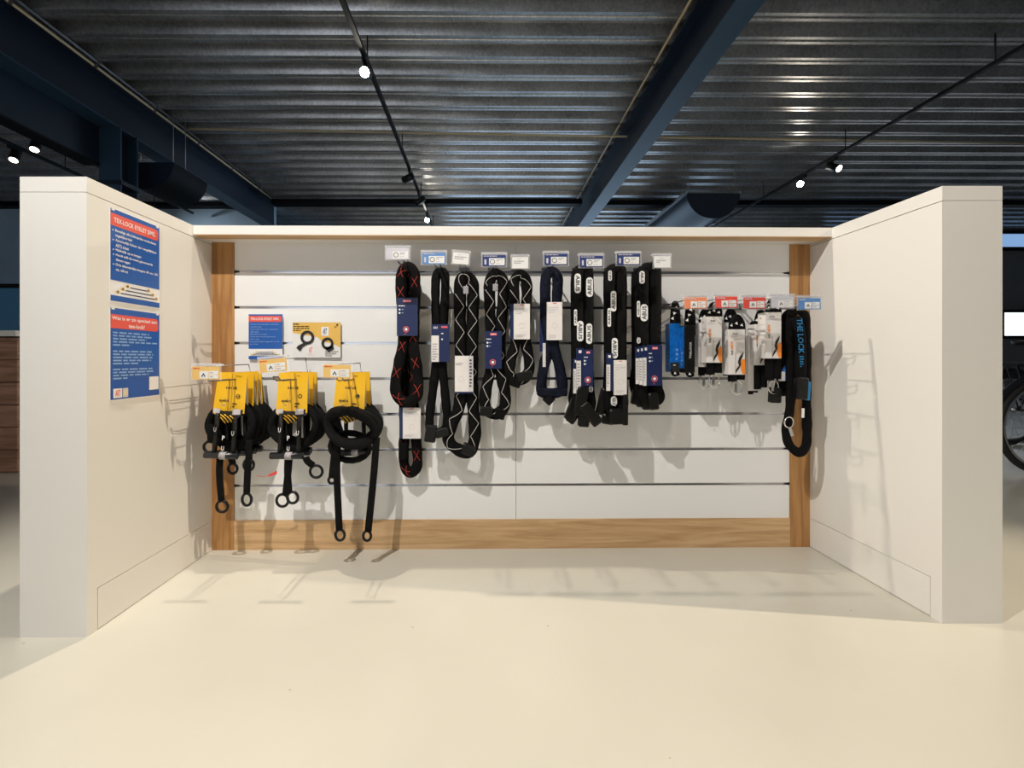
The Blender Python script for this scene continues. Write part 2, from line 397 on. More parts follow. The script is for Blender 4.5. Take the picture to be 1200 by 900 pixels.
spot(-5.45, 6.3, (-4.7, 7.6, 2.1), 'added spotlight hidden behind the left wing brightening the pale blue wall', 22, (.92, .97, 1), 120, .8)  # added lamp, concealed by the wing, lifts the dim blue wall
spot(-4.95, 4.75, (-4.5, 3.9, 1.2), 'far lit spotlight under the girder on the inner left track', 2, NEUT, 80, .8, 'lens_dim')
spot(-5.45, 5.0, (-5.0, 4.1, 1.2), 'far lit spotlight on the outer left track', 2, NEUT, 80, .8, 'lens_dim')

# ------------------------------------------------------------------ the display bay
TOP = 1.358; UND = 1.322; XL, XR = -1.175, 1.417
bay = empty('display_bay', (0, 1.853, 0), 'white shop display bay with slatted back wall, oak frame and two side wings', 'display stand')
def wing(inner, outer, yf, yb, s, name):
    """s=+1: inner face looks to +x"""
    t = .004; core_i = inner-s*t; x0, x1 = sorted((core_i, outer))
    w = MB().box((x0, yf, 0), (x1, yb, TOP-.046)).build(name, 'white_laminate', bay)
    a, c = sorted((inner-s*.0005, outer)); MB().box((a, yf, TOP-.0445), (c, yb, TOP)).build('top_cap', 'white_laminate', w)
    a, c = sorted((core_i, inner)); g = .0022
    yk = yf+.037
    MB().box((a, yf, 0), (c, yk-g, .128)).build('edge_strip', 'white_laminate', w)
    MB().box((a, yf, .128), (c, yb, TOP-.0475)).build('side_panel', 'white_laminate', w)
    MB().box((a, yk, .003), (c, yb, .128-g)).build('kick_panel', 'white_laminate', w)
    a, c = sorted((core_i-s*.0003, core_i+s*.0003))
    return w
wing(XL, XL-.197, 1.272, 2.0, 1, 'side_wing')
wing(XR, XR+.187, 1.340, 2.05, -1, 'side_wing')
# back wall: local frame s along the wall
ux = Vector((1, .01275, 0)).normalized(); un = Vector((ux.y, -ux.x, 0)); o0 = Vector((XL, wall_y(XL), 0))
def wp(s, d, z): return o0+ux*s+un*d+Vector((0, 0, z))   # d towards the viewer
def wbox(b, s0, s1, d0, d1, z0, z1):
    vs_ = [wp(s, d, z) for z in (z0, z1) for s, d in ((s0,d1),(s1,d1),(s1,d0),(s0,d0))]
    b.add(vs_, [(0,3,2,1),(4,5,6,7),(0,1,5,4),(1,2,6,5),(2,3,7,6),(3,0,4,7)]); return b
LEN = (XR-XL)/ux.x
back = wbox(MB(), 0, LEN, -.15, -.024, 0, UND).build('back_panel', 'white_panel', bay)
s_l, s_r, s_m = .095, LEN-.088, 1.307
gz = [1.197-.1535*k for k in range(7)]; rows = [UND]+gz+[.127]
for c0, c1 in ((s_l, s_m-.0008), (s_m+.0008, s_r)):
    for i in range(8):
        zt = rows[i]-(.0055 if i else 0); zb = rows[i+1]+(.0055 if i < 7 else 0)
        wbox(MB(), c0, c1, -.022, -.004, zb, zt).build('slat', 'white_panel', back)
    for z in gz:
        r = MB(); wbox(r, c0, c1, -.0215, -.016, z-.0055, z+.0055); wbox(r, c0, c1, -.016, -.0035, z-.0056, z-.0043); wbox(r, c0, c1, -.016, -.0035, z+.0043, z+.0056)
        r.build('groove_rail', 'alu', back)
for z in gz:
    for s in (s_l+.004, s_r-.004): wbox(MB(), s-.004, s+.004, -.016, -.003, z-.006, z+.006).build('rail_end_cap', 'black_plastic', back)
wbox(MB(), .0, s_l, -.022, 0, .0, UND).build('frame_post', 'oak_v', bay)
wbox(MB(), s_r, LEN, -.022, 0, .0, UND).build('frame_post', 'oak_v', bay)
wbox(MB(), s_l, s_r, -.022, 0, .0, .127).build('bottom_rail', 'oak_h', bay)
wbox(MB(), 0, LEN, .060, .1195, UND-.003, UND).build('soffit_board', 'oak_h', bay)
wbox(MB(), 0, LEN, -.15, .12, UND, TOP).build('top_board', 'white_laminate', bay)

# ------------------------------------------------------------------ posters and boards
def poster_pts(px0, px1, ztop, zbot):
    ya, yb = F*abs(XL)/(CX-px0), F*abs(XL)/(CX-px1); return ya, yb
ya, yb = 1.348, 1.556
def rr(u0, v0, u1, v1, r, asp, k=4):                    # rounded at the right
    pts = [(u0, v0), (u0, v1)]
    for i in range(k+1): t = math.pi/2*i/k; pts.append((u1-r+r*math.sin(t), v1-r*asp+r*asp*math.cos(t)))
    for i in range(k+1): t = math.pi/2*i/k; pts.append((u1-r+r*math.cos(t), v0+r*asp-r*asp*math.sin(t)))
    return pts
def poster(name, zt, zb, label, items):
    e = empty(name, (XL+.001, (ya+yb)/2, zb), label, 'poster', 'posters on the left wing')
    x = XL+.0003
    MB().box((x, ya, zb), (x+.0012, yb, zt)).build('sheet', 'poster_white', e)
    for yy in (ya+.012, yb-.012): MB().box((x+.0012, yy-.006, zt-.008), (x+.0018, yy+.006, zt+.006)).build('clear_tape', 'paper', e)
    design(e, (x+.0012, ya, zt), (0, yb-ya, 0), (0, 0, zb-zt), (1, 0, 0), items)
    return e
bl = ['Beveiligt alle belangrijke onderdelen', 'tegelijkertijd', 'Aanzienlijk lichter dan vergelijkbare', 'ART2 sloten', 'Makkelijk op te bergen',
      'Houdt zelfs de meest geavanceerde', 'dieven tegen', 'Drie afzonderlijke lengtes: 80 cm, 120', 'cm, 160 cm']
it = [('rect', .012, .008, .985, .765, 'poster_blue'), ('poly', rr(.012, .055, .955, .185, .05, .7), 'poster_red'), ('rect', .012, .925, .985, .985, 'poster_blue'),
      ('text', 'TEX-LOCK EYELET S/M/L', .07, .095, .89, .145, 'poster_white')]
for i, s in enumerate(bl):
    v = .215+i*.052; w = .022*len(s)
    it.append(('text', s, .09, v, .09+w, v+.036, 'poster_white'))
    if i in (0, 2, 4, 5, 7): it.append(('disc', .05, v+.018, .0022, 'poster_white'))
for i, (a, c, v) in enumerate(((.13, .90, .885), (.22, .82, .845), (.31, .73, .805))):
    it += [('rect', a+.05, v+.003, c-.03, v+.014, ('card_blue')), ('disc', a, v, .0058, 'board_yellow'), ('disc', c, v, .0058, 'board_yellow'), ('disc', a, v, .003, 'print_black'), ('disc', c, v, .003, 'print_grey')]
poster('info_poster', 1.297, 1.0, 'upper blue and white poster with red heading and three cable drawings on left wing', it)
it = [('rect', .012, .008, .985, .985, 'poster_blue'), ('poly', rr(.012, .075, .955, .225, .05, .7), 'poster_red'),
      ('text', 'Wat is er zo speciaal aan', .035, .095, .92, .145, 'poster_white'), ('text', 'tex-lock?', .34, .165, .66, .210, 'poster_white'),
      ('lines', .05, .255, .93, .42, 5, 'print_sky'), ('lines', .05, .455, .95, .62, 5, 'print_sky'), ('lines', .05, .65, .93, .78, 4, 'print_sky'),
      ('rect', .75, .76, .955, .915, 'poster_white'),
      ('rect', .05, .87, .21, .97, 'poster_white'), ('text', 'ART', .085, .885, .18, .955, 'poster_red'), ('rect', .22, .87, .32, .97, 'print_light'), ('disc', .27, .92, .008, 'conduit')]
poster('info_poster', .985, .688, 'lower blue poster with two-line red heading and blank white square on left wing', it)
# on the slatted wall
def wall_board(name, px0, py0, px1, py1, label, cat, m, items, tilt=0.):
    x0 = at(px0, py0, 1.84); x1 = at(px1, py1, 1.845); yw = wall_y((x0.x+x1.x)/2)
    e = empty(name, ((x0.x+x1.x)/2, yw, x1.z), label, cat)
    y = yw-.0065
    MB().box((x0.x, y, x1.z), (x1.x, y+.002, x0.z)).build('sheet', m, e)
    design(e, (x0.x, y, x0.z), (x1.x-x0.x, 0, 0), (0, 0, x1.z-x0.z), (0, -1, 0), items)
    return e
it = [('rect', 0, 0, 1, .77, 'poster_blue'), ('poly', rr(0, .035, .97, .17, .05, .7), 'poster_red'), ('rect', 0, .93, 1, 1, 'poster_blue'), ('text', 'TEX-LOCK EYELET S/M/L', .06, .075, .90, .13, 'poster_white')]
for i, s in enumerate(bl):
    v = .21+i*.055; it.append(('text', s, .06, v, .06+.0225*len(s), v+.034, 'print_sky'))
for i, (a, c, v) in enumerate(((.09, .90, .895), (.17, .80, .865), (.25, .71, .83))):
    it += [('rect', a+.04, v+.003, c-.03, v+.014, 'card_blue'), ('disc', a, v, .0045, 'conduit'), ('disc', c, v, .0045, 'conduit')]
wall_board('info_sheet', 290, 368, 330.5, 421, 'small blue and white info sheet with red heading on the slatted wall', 'poster', 'poster_white', it)
it = [('poly', [(0, 0), (0, .30), (.52, .42), (.62, .55), (.83, .60), (1, .72), (1, 0)], 'board_yellow'), ('lines', .01, .02, .33, .09, 1, 'print_black'), ('lines', .01, .09, .42, .26, 3, 'leather'),
      ('rect', .60, .13, .75, .38, 'poster_white'), ('text', 'ART', .63, .17, .72, .34, 'tag_navy'), ('rect', .31, .66, .45, .90, 'poster_white'), ('text', 'ART', .34, .70, .42, .87, 'poster_red'),
      ('disc', .93, .07, .004, 'print_black'), ('lines', .87, .11, .99, .15, 1, 'print_black'), ('lines', .68, .80, .99, .97, 3, 'print_grey'),
      ('ring', .31, .43, .030, .012, 'print_black'), ('poly', [(.12, .66), (.08, .72), (.16, .82), (.21, .70), (.34, .60), (.30, .54)], 'print_black'),
      ('ring', .73, .60, .026, .011, 'print_black'), ('poly', [(.66, .72), (.76, .86), (.87, .74), (.84, .66)], 'print_black')]
wall_board('product_board', 341.5, 377.5, 398.5, 419, 'yellow and white product board with two black ring locks pictured', 'sign', 'paper', it)

# ------------------------------------------------------------------ hooks with price tags
def display_hook(px, py, Yl, groove, tagmat, label, group, tw=.098, th=.046, prong=.27, blank=False, dark=None, tilt=0., tagdx=0., wide=False, droop=0.):
    lab = at(px, py, Yl); X = lab.x-tagdx; yw = wall_y(X)-.004
    e = empty('display_hook', (X, yw, groove), label, 'hook', group)
    MB().box((X-.022, yw-.006, groove-.006), (X+.022, yw+.004, groove+.018)).build('bracket', 'wire', e)
    r = .0028
    loop = [(X-.011, yw-.004, groove+.004), (X-.011, yw-prong+.03, groove+.004-droop), (X-.011, yw-prong+.01, groove+.010-droop), (X-.009, yw-prong, groove+.020-droop), (X+.009, yw-prong, groove+.020-droop), (X+.011, yw-prong+.01, groove+.010-droop), (X+.011, yw-prong+.03, groove+.004-droop), (X+.011, yw-.004, groove+.004)]
    MB().tube(loop, r, 8).build('prong', 'wire', e)
    zt = lab.z+th/2
    MB().tube([(X, yw-.004, groove+.012), (X, yw-.03, zt+.004), (X, Yl+.004, zt)], .002, 8).build('tag_arm', 'wire', e)
    rot = Matrix.Rotation(tilt, 3, 'Y'); c = Vector((lab.x, Yl, lab.z))
    MB().box(c-Vector((tw/2+.006, .0, th/2+.004)), c+Vector((tw/2+.006, .0015, th/2+.012)), rot).build('tag_holder', 'clear', e)
    MB().box(c-Vector((tw/2+.006, -.0, -th/2-.004)), c+Vector((tw/2+.006, .013, th/2+.009)), rot, c).build('clip_bar', 'clear_bar', e)
    MB().box(c-Vector((tw/2, .0016, th/2)), c+Vector((tw/2, .0004, th/2)), rot).build('price_card', tagmat, e)
    O = rot@Vector((-tw/2, -.0016, th/2))+c; U = rot@Vector((tw, 0, 0)); V = rot@Vector((0, 0, -th))
    if blank: it = [('lines', .12, .3, .9, .62, 2, 'print_grey'), ('lines', .3, .12, .85, .25, 1, 'print_light')]
    elif wide: it = [('rect', .28, .28, .96, .92, 'paper'), ('lines', .60, .35, .92, .6, 2, 'print_grey'), ('lines', .60, .7, .9, .85, 1, 'print_light'), ('ring', .43, .60, .0095, .002, 'print_black'), ('lines', .05, .04, .95, .18, 1, 'print_light'), ('rect', .08, .4, .16, .85, 'print_light')]
    else: it = [('rect', .27, .36, .58, .93, 'paper'), ('rect', .61, .34, .95, .62, 'paper'), ('rect', .61, .66, .95, .93, 'paper'), ('lines', .04, .06, .75, .24, 1, 'print_red' if tagmat == 'tag_orange' else 'print_light'), ('poly', [(.34, .78), (.42, .50), (.50, .78), (.46, .80), (.42, .62), (.38, .80)], 'print_black'), ('lines', .65, .42, .92, .54, 1, 'print_grey'), ('lines', .65, .74, .92, .86, 1, 'print_grey')]
    design(e, O, U, V, (0, -1, 0), it, .0003)
    return X
G1 = 'hooks with yellow price tags'; G2 = 'hooks above the chain locks'; G3 = 'hooks with the short locks'
HX = []
for px, py, tl, lb in ((241.5, 437, .0, 'hook with orange price tag overlapping the left oak post'), (320, 428, -.09, 'hook with tilted orange price tag under the blue info sheet'), (395, 435, .02, 'hook with orange price tag beside the knotted rope lock')):
    HX.append(display_hook(px, py, 1.545, gz[3], 'tag_orange', lb, G1, tilt=tl, prong=.29))
CH = []
top_tags = [(466, 297.5, 'tag_lilac', 0, 1, 'hook with pale lilac price tag above the red-stitched chain locks'), (508.5, 303, 'tag_blue', 0, 1, 'hook with blue and white price tag above the slim plain chain lock'),
    (540, 303, 'paper', 1, 0, 'hook with tilted white price tag above the long zigzag chain lock'), (579, 305.5, 'tag_navy', 0, 1, 'hook with navy price tag above the zigzag chain with blue card'),
    (609.5, 308, 'paper', 1, 0, 'hook with plain white tag above the zigzag chain with white card'), (651.5, 304, 'tag_navy', 0, 1, 'hook with navy tag above the blue camouflage chain lock'),
    (693, 306.5, 'tag_navy', 0, 1, 'hook with navy tag above the chain with four white badges'), (736.5, 304, 'tag_navy', 0, 1, 'hook with navy tag above the middle badge-printed chain lock'),
    (776, 307, 'paper', 1, 0, 'hook with plain white tag above the chains nearest the blue boxes')]
for px, py, m, bk, wd, lb in top_tags:
    CH.append(display_hook(px, py, 1.62, gz[0], m, lb, G2, tw=.060 if m == 'paper' else .086, th=.042, prong=.20, blank=bool(bk), wide=bool(wd), tilt=(.08 if px == 540 else 0)))
RH = []
for px, py, m, lb in ((815, 355, 'tag_coral', 'hook with coral price tag above the blue boxes'), (851, 354, 'tag_red', 'hook with red price tag above the first white boxes'), (884, 355, 'tag_red', 'hook with red price tag above the lowest white box'),
        (917, 354, 'tag_lilac', 'hook with grey-white price tag above the widest white box'), (948.5, 356, 'tag_blue', 'hook with sky blue price tag overlapping the right oak post')):
    RH.append(display_hook(px, py, 1.60, gz[1], m, lb, G3, tw=.081, th=.041, prong=.21, droop=.03))

# ------------------------------------------------------------------ rope locks with yellow header cards
def rope_lock(X, Y, ztop, label, kind, front, roll=0., straps=(), bar=True, letter='S'):
    e = empty('rope_lock', (X, Y, ztop-.3), label, 'bicycle lock', 'rope locks with yellow header cards')
    R = Matrix.Rotation(roll, 3, 'Y')
    P = lambda x, y, z: Vector((X, Y, ztop))+R@Vector((x*1.03, y, z*1.03))
    # folded card: front and back sheet meet along the top
    w, h = .112, .152
    def sheet(name, m, ys):
        b = MB(); pts = [P(-w/2, 0, 0), P(w/2, 0, 0), P(w/2+.004, ys, -h), P(-w/2-.004, ys, -h)]; n = Vector((0, .0008, 0))
        b.add(pts+[p+n for p in pts], [(0,3,2,1),(4,5,6,7),(0,1,5,4),(1,2,6,5),(2,3,7,6),(3,0,4,7)]); return b.build(name, m, e)
    sheet('card_front', 'card_yellow', -.012); sheet('card_back', 'paper', .018)
    if front:
        O = P(-w/2, -.0006, 0); U = P(w/2, 0, 0)-P(-w/2, 0, 0); V = P(-w/2-.002, -.012, -h)-P(-w/2, 0, 0)
        it = [('text', 'tex-lock', .33, .33, .72, .41, 'print_black'), ('text', 'eyelet', .16, .66, .48, .76, 'print_black'), ('lines', .24, .79, .5, .84, 1, 'print_grey'), ('disc', .78, .58, .0085, 'print_black'), ('text', letter, .74, .545, .82, .62, 'card_yellow'),
              ('lines', .62, .74, .78, .88, 2, 'leather'), ('rect', .40, .10, .415, .95, 'board_yellow'), ('rect', .56, .05, .58, .95, 'board_yellow'), ('lines', .62, .06, .94, .09, 1, 'leather')]
        design(e, O, U, V, (0, -1, .08), it, .0004)
        b = MB()                                        # black tongue with yellow arcs below the card
        b.prism([(-.058, -.145), (-.056, -.165), (-.03, -.185), (0, -.196), (.03, -.185), (.055, -.160), (.056, -.140), (.03, -.15), (-.02, -.15)], P(0, -.015, 0), R@Vector((1,0,0)), R@Vector((0,0,1)), (0,-1,0), .001); b.build('tongue', 'print_black', e)
        b = MB()
        for k in range(4):
            q = [P(-.052+k*.020, -.0175, -.155-.002*k), P(-.025+k*.016, -.0175, -.172), P(-.006+k*.012, -.0175, -.192+.003*k)]
            b.tube(cr(q, 4), .0022, 6)
        b.build('arc_stripe', 'card_yellow', e)['kind'] = 'stuff'
        b = MB(); b.prism([(-.056, -.142), (-.056, -.162), (-.030, -.162), (-.030, -.142)], P(0, -.0185, 0), R@Vector((1,0,0)), R@Vector((0,0,1)), (0,-1,0), .0006); b.build('sticker', 'print_light', e); b = MB(); b.prism([(.018, -.14), (.018, -.163), (.05, -.160), (.05, -.14)], P(0, -.0185, 0), R@Vector((1,0,0)), R@Vector((0,0,1)), (0,-1,0), .0006); b.build('sticker', 'print_light', e)
    # rope
    rnd = random.Random(int(X*1000)+int(Y*1000)); pts = []
    if kind == 'coil':
        for k in range(46):
            t = 2*math.pi*k/16; tw = k/46
            pts.append(P((.083+.010*math.sin(k*.7))*math.sin(t), (.010+.030*tw if front else -.002+.010*tw)+.004*math.cos(t*1.5), -.205+(.083+.008*math.cos(k*.9))*math.cos(t)))
        MB().tube(cr(pts, 2), .0150 if front else .013, 10).build('rope_coil', 'rope', e)
    else:
        for k in range(64):
            t = 2*math.pi*k/20; tl = -.5+.38*(k//20)
            x, z = .098*math.cos(t), .062*math.sin(t)
            pts.append(P(x*math.cos(tl)-z*math.sin(tl)+.012, -.035+.024*math.sin(t*2+1)+.018*(k/20), -.205+x*math.sin(tl)*.75+z*math.cos(tl)))
        MB().tube(cr(pts, 2), .0175, 10).build('rope_coil', 'rope', e)
        pts = [P(.075*math.cos(t*.35), .03, -.29-.06*math.sin(t*.35)*.9) for t in range(0, 19)]
        MB().tube(pts, .013, 10, True).build('rope_loop', 'rope', e)
    if bar:
        for sx, zz in ((-.034, -.155), (.034, -.17)):
            MB().tube([P(sx, -.022, zz), P(sx*1.05, -.024, -.31)], .0085, 10).build('shackle_arm', 'black_plastic', e)
        MB().tube([P(-.072, -.024, -.315), P(-.070, -.024, -.315), P(.052, -.024, -.312), P(.054, -.024, -.312)], [.009, .0135, .0135, .009], 12).build('crossbar', 'bike_black', e)
        MB().tube([P(-.012, -.024, -.314), P(.012, -.024, -.3135)], [.0155, .0155], 12).build('bar_collar', 'print_grey', e)
        if front:
            for s, x, z, rt in (('U', -.034, -.215, .2), ('U', .034, -.225, -.2), ('P', .0, -.245, 0), ('U', .0, -.285, 0)):
                vv, ff = glyphs(s); b = MB(); b.add([P(x-.005+.010*a, -.0345, z-.009+.018*c) for a, c in vv], ff); b.build('lettering', 'print_white', e)
    for (x0, z0, x1, z1, R1, sq, fl) in straps:
        q = cr([P(x0, -.012, z0), P(x0+(x1-x0)*.2, -.016, z0+(z1-z0)*.4), P(x1, -.014, z1)], 6)
        st = MB().tube(q, [.014]*len(q), 10, ry=.45).build('strap', 'black_fabric', e)
        MB().ring(P(x1+fl, -.014, z1-R1*.9), R1, .0055, (0, -1, 0), 22, 8, sq).build('eyelet', 'black_plastic', e)
    return e
SC = 307.
zt = at(0, 437, 1.71).z
rope_lock(HX[0], 1.71, zt, 'front rope lock on the hook by the left post, yellow card lettered S', 'coil', True, .07, [(-.02, -.31, -.002, -.49, .022, 1, .004), (.09, -.30, .092, -.455, .024, .75, .002), (-.062, -.20, -.058, -.268, .021, 1.05, -.004), (.088, -.25, .092, -.325, .022, .9, .0)], letter='S')
for k in range(3): rope_lock(HX[0], 1.757+.028*k, zt+.002, 'rope lock %s behind the front one on the left post hook' % ('first', 'second', 'last')[k], 'coil', False, -.03*k, [(-.03, -.27, -.02, -.36, .02, .9, 0)] if k == 0 else [])
rope_lock(HX[1], 1.71, zt, 'front rope lock on the middle yellow-tag hook, card lettered M', 'coil', True, .02, [(-.005, -.33, -.015, -.465, .024, .95, -.012), (-.01, -.33, -.002, -.455, .022, .95, .014), (.06, -.32, .088, -.352, .024, 1, .012)], letter='M')
for k in range(2): rope_lock(HX[1], 1.76+.040*k, zt+.002, 'rope lock %s on the middle yellow-tag hook' % ('second', 'hindmost')[k], 'coil', False, .03*k, [])
rope_lock(HX[2], 1.71, zt, 'thick rope lock wound in a knot with two long straps, card lettered L', 'knot', True, .05, [(-.036, -.24, -.012, -.60, .021, .85, .004), (.112, -.24, .098, -.60, .019, .8, -.003), (-.045, -.30, -.050, -.40, .013, 1, 0)], bar=False, letter='L')
rope_lock(HX[2], 1.765, zt+.002, 'rope lock hanging behind the knotted one', 'coil', False, -.02, [])
e = empty('red_ribbon_tag', at(316, 557, 1.70), 'small red paper tag hanging beside a rope lock strap', 'tag')
c = at(316, 557, 1.70); MB().prism([(-.006, -.006), (.028, .004), (.028, .018), (-.002, .004)], c, (1,0,0), (0,0,1), (0,-1,0), .0008).build('ribbon', 'print_red', e)
MB().tube([c+Vector((-.004,0,-.001)), c+Vector((-.025,0,-.006)), c+Vector((-.052,0,-.002))], .001, 6).build('string', 'print_red', e)

# ------------------------------------------------------------------ textile chain locks
def D(y): return 1.862-(1.862-y)*.58              # spacing along the hooks
def textile(e, pts, Y, rp, m='black_fabric', closed=True, stitch=None, period=.075, name='chain_sleeve', ry=.72, lump=.07):
    """pts: pixel centre line, (px,py) or (px,py,dY)"""
    Y = D(Y); P = [at(p[0], p[1], Y+(p[2] if len(p) > 2 else 0)) for p in pts]
    # keep the shape at its own depth
    Q = cr(P, 9, closed); r0 = rp*Y/F; rad = []; s = 0; L = []
    for i, p in enumerate(Q):
        if i: s += (p-Q[i-1]).length
        L.append(s); rad.append(r0*(1+lump*math.sin(s/.021)*.6+lump*math.sin(s/.0097+1)*.5))
    o = MB().tube(Q, rad, 12, closed, ry).build(name, m, e)
    if stitch:
        for phase in ((0, 1) if stitch == 'stitch_red' else (0,)):
            z = []; n = int(s/.006)
            for k in range(n):
                d = s*k/n; i = max(j for j in range(len(L)) if L[j] <= d+1e-9); j = (i+1) % len(Q)
                seg = (Q[j]-Q[i]).length or 1; c = Q[i].lerp(Q[j], min(1, (d-L[i])/seg)); t = (Q[j]-Q[i]).normalized() if (Q[j]-Q[i]).length > 0 else Vector((0,0,1))
                nn = Vector((0,-1,0)); nn = (nn-t*nn.dot(t)).normalized(); l = t.cross(nn)
                ph = (d/period+.5*phase) % 1; a = (4*abs(ph-.5)-1)*.72
                z.append(c+l*(r0*a)+nn*(r0*ry*math.sqrt(1-a*a)*1.06+.0012))
            # only short crossed dashes for the red pattern
            if stitch == 'stitch_red':
                b = MB(); run = []
                for k, p in enumerate(z):
                    d = s*k/n; ph = (d/period) % 1
                    if .02 < ph < .48: run.append(p)
                    else:
                        if len(run) > 2: b.tube(run, .0010, 5)
                        run = []
                if len(run) > 2: b.tube(run, .0010, 5)
                b.build('stitching', stitch, o)['kind'] = 'stuff'
            else: MB().tube(z, .0014, 5).build('stitching', stitch, o)
    return o
def card(e, x0, y0, x1, y1, Y, style, th=.012, lean=0., side=None):
    Y = D(Y)-.014; a = at(x0, y0, Y); c = at(x1, y1, Y); w = c.x-a.x; h = a.z-c.z
    base = 'card_blue' if style.startswith('blue') else 'card_white'
    o = MB().box((a.x, Y, c.z), (c.x, Y+th, a.z)).build('product_card', base, e)
    it = []
    if style == 'blue':
        it = [('rect', .30, .05, .70, .115, 'print_pink'), ('text', 'ABUS', .34, .065, .66, .10, 'print_white'), ('lines', .08, .19, .72, .24, 1, 'print_white'), ('disc', .14, .31, .0038, 'print_white'), ('lines', .24, .285, .45, .335, 1, 'print_sky'), ('disc', .14, .40, .0038, 'print_white'), ('lines', .24, .375, .45, .425, 1, 'print_sky'),
              ('ring', .46, .83, .0125, .003, 'print_pink'), ('disc', .46, .83, .006, 'print_white'), ('lines', .36, .94, .60, .97, 1, 'print_pink')]
    elif style == 'white':
        it = [('rect', .38, .02, .62, .045, 'print_pink'), ('lines', .08, .12, .9, .30, 3, 'print_light'), ('ring', .5, .62, .011, .0012, 'print_light'), ('lines', .12, .86, .8, .95, 2, 'print_light')]
    elif style == 'whitestrip':
        it = [('rect', .75, 0, 1, 1, 'print_light'), ('lines', .05, .18, .55, .26, 2, 'print_grey'), ('ring', .35, .62, .011, .0012, 'print_light'), ('lines', .8, .08, .95, .85, 9, 'print_black'), ('rect', 0, .955, 1, 1, 'card_blue')]
    elif style == 'bluehalf':
        it = [('rect', 0, .30, .42, 1, 'card_white'), ('lines', .06, .5, .36, .97, 7, 'print_grey'), ('text', 'ABUS', .10, .06, .36, .12, 'print_white'), ('rect', .55, .05, .9, .10, 'print_pink'), ('lines', .55, .22, .95, .28, 1, 'print_white'), ('disc', .6, .40, .0035, 'print_white')]
    elif style == 'blueedge':
        it = [('rect', 0, .30, .62, 1, 'card_white'), ('lines', .1, .36, .5, .9, 8, 'print_grey'), ('rect', .3, .05, .7, .12, 'print_white')]
    if side == 'left': it = [('rect', 0, 0, .15, 1, 'card_blue')] + it
    design(o, (a.x, Y, a.z), (w, 0, 0), (0, 0, -h), (0, -1, 0), it, .0004)
    if side == 'leftblue':
        q = MB(); t = at(x0-4, y0, Y+.004); MB().box((t.x, Y+.003, c.z), (a.x, Y+.014, a.z)).build('card_flap', 'card_blue', o)
    return o
def badge(e, px, py, wpx, hpx, Y, up=True, s='ABUS'):
    Y = D(Y+.019)-.0195; a = at(px-wpx/2, py-hpx/2, Y); c = at(px+wpx/2, py+hpx/2, Y); w = c.x-a.x; h = a.z-c.z; r = w/2*.95
    pts = []
    for cx, cz, t0 in ((w-r, -r, 0), (r, -r, 90), (r, -h+r, 180), (w-r, -h+r, 270)):
        for k in range(5): t = math.radians(t0+k*22.5); pts.append((cx+r*math.cos(t), cz+r*math.sin(t)))
    o = MB().prism(pts, a, (1,0,0), (0,0,1), (0,-1,0), .0015).build('badge', 'print_white', e)
    design(o, a, (w, 0, 0), (0, 0, -h), (0, -1, 0), [('textup' if up else 'textdown', s, .2, .10, .80, .90, 'print_black')], .0005)
GL = 'textile chain locks on the upper hooks'
def chain(X, Y, label): return empty('chain_lock', (X, Y, gz[0]-.02), label, 'bicycle lock', GL)
def block(e, px, py, w, h, Y, ang=0., m='leather', d=.03, name='lock_body'):
    Y = D(Y)-.009; c = at(px, py, Y); a = w/2*Y/F; b = h/2*Y/F
    return MB().bbox(c-Vector((a, d/2, b)), c+Vector((a, d/2, b)), min(a, b, d/2)*.3, Matrix.Rotation(math.radians(ang), 3, 'Y')).build(name, m, e)
# 1: red stitched, two of them
Y = 1.79; e = chain(CH[0], Y, 'long black chain lock with red stitches and white card, hanging lowest')
textile(e, [(474, 330), (472, 420), (474, 500), (473, 525), (474, 545), (481, 554), (489, 545), (488, 520), (485, 480), (484, 420), (482, 330), (478, 318)], Y, 6.0, stitch='stitch_red', period=.11)
card(e, 472, 478, 493, 514, 1.745, 'white', .01, side='leftblue'); block(e, 473, 528, 10, 20, Y-.01, 4, 'black_fabric', .035)
Y = 1.70; e = chain(CH[0], Y, 'black chain lock with red crossed stitches and large blue card')
textile(e, [(470, 335), (472, 370), (473, 400), (468, 425), (463.5, 450), (467, 466), (478, 471), (488.5, 462), (489.5, 440), (485, 410), (485, 380), (486.5, 340), (485, 320), (478, 313.5, .0), (471, 320)], Y, 6.6, stitch='stitch_red', period=.11)
card(e, 465, 349, 489, 393.5, 1.672, 'blue', .012)
# 2: slim plain
Y = 1.73; e = chain(CH[1], Y, 'slim plain black chain lock with half white half blue card')
textile(e, [(511, 325), (510.5, 360), (512, 400), (510.5, 430), (507, 460), (503.5, 490), (505, 506), (514, 507), (522, 502), (524, 490), (521.5, 460), (518.5, 430), (519, 400), (521, 360), (521.5, 325), (516, 319)], Y, 5.2)
card(e, 505.5, 380, 526.5, 424, 1.70, 'bluehalf', .014)
block(e, 505, 508, 13, 20, Y-.015, 8); block(e, 518, 507, 16, 10, Y-.012, -14); block(e, 502, 509, 3, 5, Y-.034, 0, 'print_light', .004, 'maker_plate')
# 3: long zigzag
Y = 1.72; e = chain(CH[2], Y, 'long black chain lock with silver zigzag stitching and white card')
textile(e, [(539, 345), (539.5, 400), (541, 450), (537, 480), (528, 500), (525.5, 515), (534, 525), (549, 530), (556, 515), (556, 495), (553.5, 460), (553.5, 400), (554.5, 345), (553, 330), (546.5, 325), (540, 330)], Y, 7.2, stitch='stitch_silver', period=.105)
card(e, 533, 417, 554.5, 461, 1.685, 'whitestrip', .016)
block(e, 549, 527, 16, 13, Y-.01, 20); block(e, 546, 340, 6, 9, Y-.012, 0, 'print_grey', .012, 'hang_clip')
